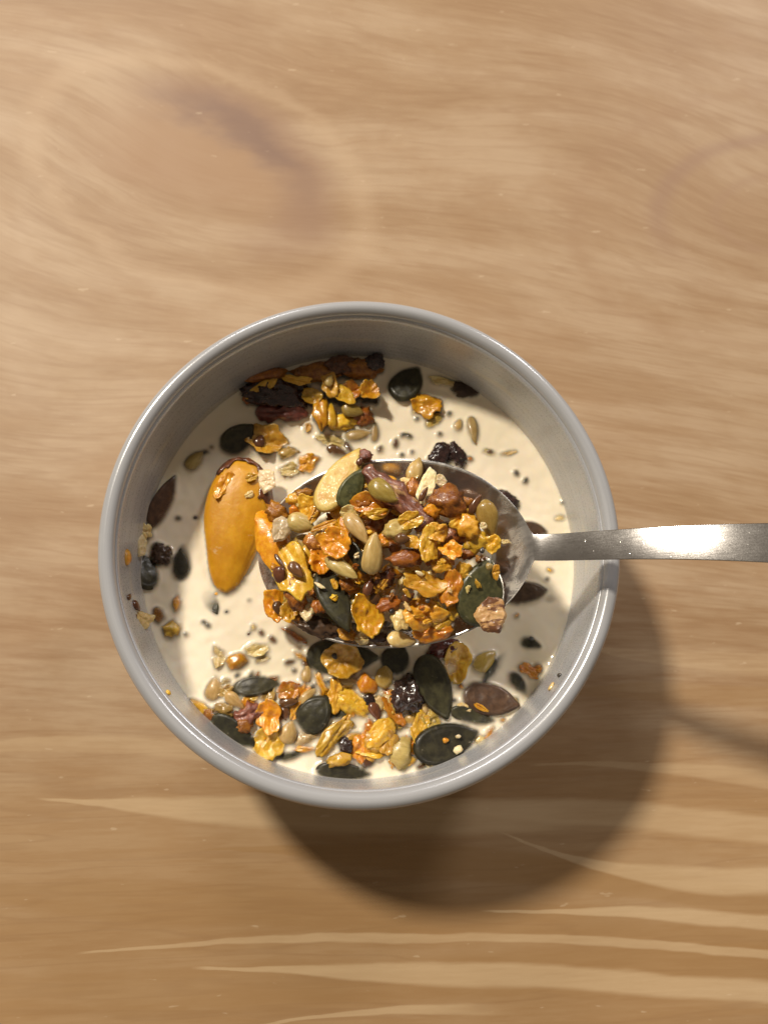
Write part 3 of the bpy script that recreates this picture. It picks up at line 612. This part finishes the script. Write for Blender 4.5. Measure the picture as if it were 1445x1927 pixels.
def milk():
    V, F = [], []
    for v, f in bowl_parts:
        n = len(V); V += v; F += [tuple(i + n for i in t) for t in f]
    bvh = BVHTree.FromPolygons([tuple(v) for v in V], F)
    R, G = 6.0, 400; xs = np.linspace(-R, R, G)
    top = np.full((G, G), -9.0)
    dn = Vector((0, 0, -1))
    for i in range(G):
        for j in range(G):
            if xs[i] ** 2 + xs[j] ** 2 < R * R:
                h = bvh.ray_cast(Vector((xs[i], xs[j], MILKZ + 3)), dn)
                if h[0] is not None: top[i, j] = h[0].z
    above = (top > MILKZ + 0.015).astype(float)
    men = blur(above, 5) * 0.125 + blur(above, 12) * 0.012
    thinf = (1 - np.exp(-np.clip(MILKZ - top, 0, 9) / 0.045)); thinf[above > 0] = 0.0
    cover = np.clip(blur(thinf, 2), 0.0, 1.0)
    rr = np.sqrt(xs[:, None] ** 2 + xs[None, :] ** 2); edge = 0.07 * np.exp(-(5.93 - rr).clip(0) / 0.12)
    rng = np.random.default_rng(3); wob = blur(rng.normal(size=(G, G)), 12) * 0.05
    zz = MILKZ + men + edge + wob
    idx = -np.ones((G, G), int); verts, cov = [], []
    for i in range(G):
        for j in range(G):
            if rr[i, j] < 5.985:
                idx[i, j] = len(verts); verts.append((xs[i], xs[j], zz[i, j])); cov.append(cover[i, j])
    fs = [(idx[i, j], idx[i + 1, j], idx[i + 1, j + 1], idx[i, j + 1]) for i in range(G - 1) for j in range(G - 1)
          if min(idx[i, j], idx[i + 1, j], idx[i + 1, j + 1], idx[i, j + 1]) >= 0]
    o = mesh_obj('milk', verts, [tuple(int(k) for k in f) for f in fs], milk_material('milk_thin', True))
    at_ = o.data.attributes.new('cover', 'FLOAT', 'POINT'); at_.data.foreach_set('value', np.array(cov, dtype=np.float32))
    tag(o, 'creamy off white milk filling the grey bowl around the granola', 'milk', kind='stuff')
milk()

# ------------------------------------------------------------------ spoon
ROLL = 0.12
def sz(px): return RIMZ - 1.40 + 1.42 * min(1.0, max(0.0, (px - 486) / 518))    # height of the spoon's edge, tip dipped into the bowl
def steel():
    m, nt, b = new_mat('spoon_steel')
    vec, x, y, z = coords(nt)
    scr = noi(nt, comb(nt, x * 2.0, y * 30.0, z * 5.0), 1.0, 4, 0.7); scr2 = noi(nt, comb(nt, x * 22.0 + y * 8.0, y * 5.0 - x * 2.0), 1.0, 3, 0.7); pit = noi(nt, vec, 30.0, 3, 0.7)
    mark = scr2.step(0.66, 0.72) * (x.step(6.5, 8.2)) * (1.0 - ((y + 0.55).abs()).step(0.12, 0.34))
    col = mixc(nt, noi(nt, vec, 2.2, 4).step(0.4, 0.7), (0.60, 0.58, 0.565), (0.52, 0.50, 0.485))
    col = mixc(nt, mark * 0.6, col, (0.85, 0.84, 0.82))
    wet = (1.0 - x.step(2.9, 3.6)) * (noi(nt, vec, 1.1, 5, 0.65, 0.6).step(0.44, 0.62) * 0.55 + 0.12)      # milk film left in the bowl of the spoon
    col = mixc(nt, wet, col, (0.62, 0.56, 0.45))
    nt.links.new(col, b.inputs['Base Color']); nt.links.new((1.0 - wet * 0.75).k, b.inputs['Metallic'])
    nt.links.new((scr * 0.08 + pit * 0.12 + mark * 0.2 + wet * 0.25 + 0.07).k, b.inputs['Roughness'])
    bump(nt, b, scr * 0.4 + pit * 0.25 + scr2.step(0.66, 0.74) * 0.35, 0.00006, 0.32)
    return m
def spoon():
    z0 = sz(735); tip = at(486, 1046, sz(486)); neck = at(1004, 1030, sz(1004)); end = at(1445, 1019, sz(1004) + 2.75)
    k = cpp(z0); Lb = neck.x - tip.x
    hl = 15.2                                       # bowl and handle length together
    N, Mc, th = 150, 26, 0.10
    root = bpy.data.objects.new('metal_spoon', None); C.objects.link(root); root.empty_display_size = 0.01
    root.location = Vector((tip.x + Lb / 2, tip.y, z0 - 1.0)) * S
    tag(root, 'stainless steel spoon heaped with granola, held over the bowl', 'spoon')
    def cy(s):                                      # axis line in y
        u = (s - Lb) / (end.x - neck.x)
        return tip.y + (neck.y - tip.y) * min(1, s / Lb) + max(0, u) * (end.y - neck.y)
    def half(s):
        u = min(1.0, s / Lb)
        e = max(0.0, 1 - abs(2 * u ** 0.97 - 1) ** 2.25) ** 0.56 * 176 * k * (1.0 - 0.02 * (u - .5))
        h = 0.33 + 0.018 * max(0, s - Lb) + 0.003 * max(0, s - Lb) ** 1.8
        if s < Lb * 0.6: return max(e, 0.004)
        # smooth union of bowl outline and handle
        a, b2, kk = e, h, 0.30
        hh = max(kk - abs(a - b2), 0) / kk
        return max(a, b2) + hh * hh * kk * 0.25
    dip = (neck.z - tip.z) / Lb
    sl = lambda d: float(np.interp(d, [0, 0.35, 1.0, 2.0, 3.0, 4.0, 5.2, 9.0], [dip, 0.48, 0.76, 0.71, 0.56, 0.44, 0.33, 0.18]))
    def axis_z(s):                                  # height of the spoon edge above z0
        d = s - Lb + 0.2
        return tip.z - z0 + min(s, Lb - 0.2) * dip + (sum(sl(d * (i + .5) / 40) for i in range(40)) * d / 40 if d > 0 else 0.0)
    V = []
    ss = [hl * (i / N) ** 1.0 for i in range(N + 1)]
    dens = [Lb * 0.5 * (1 - math.cos(math.pi * i / 90)) for i in range(90)] + [Lb + (hl - Lb) * i / 60 for i in range(61)]
    ss = dens; N = len(ss) - 1
    for side in (1, 0):
        for s in ss:
            w_ = half(s); u = min(1.0, s / Lb)
            depth = 0.92 * (max(0.0, math.sin(math.pi * u ** 0.92)) ** 0.75 if u < 1 else 0) * min(1, w_ / 1.4)
            for j in range(Mc + 1):
                t = -1 + 2 * j / Mc; t = math.sin(t * math.pi / 2) * 0.55 + t * 0.45
                zz = axis_z(s) - depth * (1 - abs(t) ** 2.3)
                if s > Lb * 0.9: zz += (0.016 * (1 - t * t) - 0.12 * w_ * t * min(1, max(0, s - Lb) / 1.5)) * min(1, (s - Lb * .9) / 1.2)   # crowned, slightly rolled handle
                edge = 1 - max(0, abs(t) - 0.8) / 0.2 * 0.6
                zz += ROLL * w_ * t * max(0.0, 1 - max(0, s - Lb * .8) / 1.6)
                V.append((tip.x + s, cy(s) + w_ * t, z0 + zz - (0 if side else th * edge)))
    n2 = (N + 1) * (Mc + 1); Fb, Fh = [], []
    for i in range(N):
        tgt = Fb if ss[i + 1] <= Lb * 1.02 else Fh
        for j in range(Mc):
            a = i * (Mc + 1) + j; b2 = a + Mc + 1
            tgt.append((a, b2, b2 + 1, a + 1)); tgt.append((n2 + a, n2 + a + 1, n2 + b2 + 1, n2 + b2))
        a = i * (Mc + 1); b2 = a + Mc + 1
        tgt.append((a, n2 + a, n2 + b2, b2)); a += Mc; b2 += Mc; tgt.append((a, b2, n2 + b2, n2 + a))
    a = N * (Mc + 1)
    for j in range(Mc): Fh.append((a + j, n2 + a + j, n2 + a + j + 1, a + j + 1))
    loc = root.location / S; me = bpy.data.meshes.new('tmp'); me.from_pydata([tuple(Vector(v) - loc) for v in V], [], Fb + Fh); me.update()
    nrm = [vtx.normal.copy() for vtx in me.vertices]; st = steel()
    for name, fs in (('spoon_bowl', Fb), ('handle', Fh)):
        used = sorted({i for f in fs for i in f}); ix = {i: n for n, i in enumerate(used)}
        o = mesh_obj(name, [Vector(V[i]) - loc for i in used], [tuple(ix[i] for i in f) for f in fs], st, root)
        o.data.normals_split_custom_set_from_vertices([nrm[i] for i in used])
    bpy.data.meshes.remove(me)
    # milk lying in the spoon between the pieces
    q = random.Random(2)
    ol = lambda t: (2.55 * math.cos(t) * (1 + .04 * fn(math.cos(t) * 2, math.sin(t) * 2, 1)), 1.70 * math.sin(t) * (1 + .04 * fn(math.cos(t) * 2, math.sin(t) * 2, 7)))
    v2, f2 = polar(12, 60, ol, lambda p, t, x, y: -0.30 + 0.20 * x + ROLL * y + 0.03 * fn(x * 2, y * 2, 0) + 0.05 * p ** 6, lambda p, t, x, y: -0.34 + 0.20 * x + ROLL * y - 0.25 * (1 - p * p))
    c = at(735, 1050, z0)
    mk = mesh_obj('spoon_milk', [Vector(v) + Vector((c.x, c.y, z0)) for v in v2], f2, milk_material('milk_spoon', False))
    tag(mk, 'little pool of milk between the granola pieces on the spoon', 'milk', kind='stuff')
spoon()

# ---- granola heaped on the spoon ----
def mound(px, py):
    r = ((px - 720) / 255) ** 2 + ((py - 1040) / 180) ** 2
    return sz(px) + ROLL * (1040 - py) * 0.0132 + (-0.16 + 0.62 * max(0.0, 1 - r) ** 0.8)
def heap(spec):
    """rows: kind x y length width angle extra-height [material] [rx] [ry] [label]"""
    for r in spec:
        r = list(r) + [None] * (12 - len(r))
        piece(r[0], r[1], r[2], r[3], r[4], r[5], mound(r[1], r[2]) + r[6], r[7], r[8] or rq.uniform(-16, 16), r[9] or rq.uniform(-16, 16), r[10], 'spoon')
for _ in range(95):                                 # buried layer
    a, r = rq.uniform(0, 6.283), math.sqrt(rq.random())
    px, py = 715 + 205 * r * math.cos(a), 1040 + 140 * r * math.sin(a)
    if 660 < px < 850 and py > 1075 and rq.random() < 0.55: continue
    if px > 800 and py < 930: continue
    piece(rq.choice('FFFLSXL'), px, py, rq.uniform(28, 56), rq.uniform(18, 38), rq.uniform(0, 180), mound(px, py) - rq.uniform(0.08, 0.30),
          rq.choice(['gold', 'orange', 'caramel', 'gold', 'pale', 'sunflower_olive']), rq.uniform(-30, 30), rq.uniform(-30, 30), None, 'spoon')
for _ in range(26):                                 # sticky amber clumps under the surface
    a, r = rq.uniform(0, 6.283), math.sqrt(rq.random()); px, py = 712 + 190 * r * math.cos(a), 1035 + 120 * r * math.sin(a)
    if 660 < px < 850 and py > 1085: continue
    piece('L', px, py, rq.uniform(55, 90), rq.uniform(40, 60), rq.uniform(0, 180), mound(px, py) - rq.uniform(0.10, 0.22), rq.choice(['caramel', 'gold', 'orange', 'caramel']), 0, 0, None, 'spoon')
heap([
 ('N', 508, 1015, 64, 132, 6, 0.02, 'orange', 0, 0, 'orange glazed nut at the tip of the spoon'), ('L', 520, 965, 50, 40, -30, 0.12, 'caramel'), ('H', 528, 997, 40, 54, -25, 0.34, 'cream', 0, 0, 'cream nut slice lying on the orange nut at the spoon tip'),
 ('F', 543, 1074, 122, 76, -58, 0.30, 'gold', 10, 0, 'large golden flake with flax seeds on it at the spoon tip'), ('X', 527, 1084, 38, 24, -78, 0.46, None, 0, 0, 'glossy brown flax seed on the large golden flake at the spoon tip'), ('X', 557, 1072, 38, 22, -50, 0.46), ('X', 526, 1056, 36, 9, -58, 0.44),
 ('L', 556, 1114, 44, 80, 10, 0.28, 'caramel', 0, 0, 'shiny caramel brown cluster beside the large golden flake'), ('F', 518, 1140, 46, 66, 10, 0.06, 'orange'), ('F', 546, 1152, 36, 48, -20, 0.08, 'gold'), ('X', 523, 1144, 26, 18, -70, 0.16),
 ('H', 579, 1150, 40, 42, 0, 0.16, 'cream'), ('L', 601, 1140, 30, 34, 0, 0.16, 'caramel'), ('R', 604, 1182, 78, 32, -18, -0.02, 'pumpkin_brown'), ('L', 560, 1165, 50, 26, -20, -0.04, 'caramel'),
 ('P', 629, 1126, 126, 56, -66, 0.20, 'pumpkin', -14, 0, 'dark green pumpkin seed standing on edge in the spoon'),
 ('P', 638, 905, 142, 66, 58, 0.34, 'greenflesh', -14, 0, 'broken pumpkin seed showing its pale yellow flesh at the top of the heap'), ('P', 662, 920, 84, 44, 60, 0.42, 'pumpkin_olive', 18, 0, 'olive skin half of the broken pumpkin seed on the heap'), ('L', 687, 857, 30, 30, 0, 0.42, 'pecan'), ('X', 677, 868, 20, 13, 70, 0.55),
 ('W', 746, 936, 178, 46, -49, 0.36, 'pecan', 0, 0, 'long reddish pecan sliver running across the top of the heap'),
 ('S', 721, 925, 64, 40, -36, 0.62, 'sunflower_olive', 0, 0, 'plump olive yellow sunflower seed lying on the pecan sliver'),
 ('F', 697, 952, 80, 46, -12, 0.44, 'orange'), ('L', 684, 946, 36, 26, 0, 0.46, 'caramel'), ('F', 709, 967, 50, 24, 10, 0.48, 'gold'),
 ('S', 781, 884, 54, 30, 70, 0.20, 'sunflower'), ('H', 803, 914, 40, 80, -18, 0.42, 'cream', 0, 0, 'tall cream nut shard standing up on the heap'), ('H', 829, 904, 26, 36, 10, 0.44, 'cream'), ('L', 777, 916, 28, 46, 0, 0.40, 'caramel'), ('X', 797, 930, 32, 12, 60, 0.62), ('F', 768, 905, 34, 30, 0, 0.20, 'pale'),
 ('L', 842, 942, 86, 68, 0, 0.36, 'caramel', 0, 0, 'glossy caramel brown nut cluster behind the cream shard'), ('L', 815, 958, 40, 30, 20, 0.40, 'orange'), ('X', 894, 949, 42, 17, 58, 0.44), ('S', 918, 975, 72, 40, -75, 0.36, 'sunflower_olive', 0, 0, 'yellow puffed seed beside the spoon neck'), ('L', 882, 993, 54, 52, 0, 0.30, 'gold'), ('F', 868, 975, 50, 44, 20, 0.26, 'gold'), ('L', 900, 1020, 60, 44, 20, 0.16, 'gold'), ('F', 925, 1022, 34, 36, 0, 0.26, 'gold'), ('H', 948, 1020, 26, 14, -8, 0.30, 'pale'), ('C', 907, 1035, 13, 10, 70, 0.34), ('L', 880, 1040, 40, 24, 10, 0.10, 'caramel'), ('H', 909, 990, 14, 18, 0, .52, 'cream'),
 ('F', 581, 954, 40, 50, 20, 0.24, 'gold'), ('L', 552, 940, 30, 26, 0, 0.18, 'gold'), ('L', 572, 930, 40, 24, 10, 0.08, 'caramel'), ('S', 567, 985, 54, 38, -20, 0.26, 'sunflower'), ('F', 611, 988, 50, 14, 25, 0.36, 'gold'), ('F', 592, 965, 50, 22, 60, .2, 'gold'),
 ('F', 634, 1018, 62, 60, -30, 0.40, 'orange', 12, 0, 'curled toasted orange flake on the left slope of the heap'), ('F', 648, 994, 22, 56, 15, 0.38, 'orange'), ('S', 672, 994, 72, 32, -58, 0.44, 'sunflower', 0, 0, 'greyish tan sunflower seed lying along the orange curled flake'), ('S', 701, 1043, 78, 38, 82, 0.52, 'sunflower', 0, -10, 'cream coloured sunflower seed standing in the middle of the heap'), ('S', 643, 1068, 72, 30, -36, 0.34, 'sunflower', 0, 0, 'slanted tan sunflower seed below the curled orange flake'), ('F', 658, 965, 40, 30, 0, 0.40, 'pale'), ('L', 592, 1022, 50, 36, -40, 0.20, 'caramel'), ('S', 600, 1008, 40, 18, -60, .24, 'sunflower'), ('F', 605, 1055, 46, 60, 20, .12, 'orange'),
 ('F', 770, 980, 52, 36, 15, 0.52, 'gold'), ('L', 748, 996, 60, 46, 0, 0.40, 'sunflower'), ('X', 757, 1014, 28, 22, 0, 0.56), ('F', 778, 1018, 40, 30, -20, .44, 'gold'), ('L', 766, 1050, 78, 42, 8, 0.38, 'caramel', 0, 0, 'smooth caramel brown nut in the hollow of the heap'), ('F', 806, 1028, 40, 80, -6, 0.42, 'gold', 0, 20), ('F', 822, 1000, 50, 40, 10, .36, 'gold'), ('F', 848, 1036, 44, 40, -20, 0.34, 'orange'), ('F', 832, 1062, 50, 30, 20, .26, 'gold'), ('F', 728, 1010, 40, 26, 40, .36, 'orange'), ('F', 690, 1012, 40, 30, -40, .3, 'gold'),  # flax seed in this row is added in place of a dark hole between flakes
 ('F', 798, 1097, 90, 50, -14, 0.26, 'gold', 0, 0, 'wide golden flake across the near slope of the heap'), ('F', 849, 1110, 48, 72, -10, 0.28, 'orange'), ('F', 775, 1085, 40, 40, 0, .24, 'gold'), ('F', 872, 1080, 40, 44, 30, .2, 'gold'),
 ('F', 687, 1162, 84, 58, -72, 0.26, 'orange', 0, 0, 'smooth oval orange flake at the near edge of the spoon'), ('L', 733, 1136, 50, 28, 15, 0.10, 'caramel'), ('F', 752, 1166, 32, 50, 25, 0.22, 'pale'), ('F', 798, 1154, 80, 62, 15, 0.18, 'gold', 0, 0, 'bright yellow flake wet with milk at the near edge of the spoon'), ('F', 813, 1191, 82, 36, 10, 0.20, 'orange', 12, 0, 'orange flake lying along the near rim of the spoon'), ('L', 852, 1152, 28, 34, 0, 0.16, 'gold'), ('F', 830, 1172, 40, 28, 30, .14, 'gold'),
 ('P', 905, 1117, 124, 88, 74, 0.24, 'pumpkin_olive', 6, -8, 'large olive pumpkin seed hanging over the near side of the spoon'), ('H', 921, 1155, 60, 74, 10, 0.48, 'tan', 0, 0, 'tan angular nut chunk with brown skin on the olive pumpkin seed'), ('F', 933, 1076, 16, 34, 0, 0.44, 'gold'), ('S', 921, 1066, 16, 14, 0, .44, 'sunflower'),
 ('C', 728, 1174, 14, 11, 10, 0.12), ('C', 737, 1149, 12, 11, 70, 0.16), ('C', 805, 1129, 14, 9, 60, 0.36), ('F', 654, 1192, 36, 28, -25, 0.10, 'gold'), ('F', 682, 1202, 28, 22, 0, 0.10, 'pale'), ('S', 755, 1204, 54, 28, -6, 0.12, 'pale'), ('R', 712, 1200, 34, 18, 5, 0.06, 'pumpkin_brown'),
 ('X', 694, 1105, 34, 18, 65, 0.26), ('X', 708, 1128, 28, 20, -20, 0.10), ('X', 768, 1124, 26, 18, 30, 0.12), ('L', 725, 1090, 44, 34, 20, 0.16, 'skin'), ('P', 672, 1048, 70, 30, -62, 0.22, 'pumpkin', 40, 0), ('L', 655, 1100, 36, 26, 0, .12, 'caramel'), ('F', 720, 1100, 24, 16, 40, .26, 'gold'),
])

for _ in range(75):                                 # crumbs sprinkled over the heap
    a, r = rq.uniform(0, 6.283), math.sqrt(rq.random()); px, py = 715 + 215 * r * math.cos(a), 1035 + 150 * r * math.sin(a)
    if px > 790 and py < 925: continue
    piece(rq.choice('FFFFFX'), px, py, rq.uniform(12, 26), rq.uniform(8, 16), rq.uniform(0, 180), mound(px, py) + rq.uniform(0.10, 0.42), rq.choice(['gold', 'orange', 'pale', 'cream', 'caramel']), rq.uniform(-40, 40), rq.uniform(-40, 40), None, 'spoon')

def drop_buried():
    V, F = [], []
    for o, v, f, auto in every:
        n = len(V); V += v; F += [tuple(i + n for i in t) for t in f]
    bvh = BVHTree.FromPolygons([tuple(v) for v in V], F); eye = Vector(CAM)
    for o, v, f, auto in every:
        if not auto: continue
        seen = 0
        for p in v[::max(1, len(v) // 60)]:
            d = p - eye; h = bvh.ray_cast(eye, d.normalized())
            seen += h[3] is not None and h[3] > d.length - 0.015
        if seen < 2: bpy.data.objects.remove(o)
drop_buried()
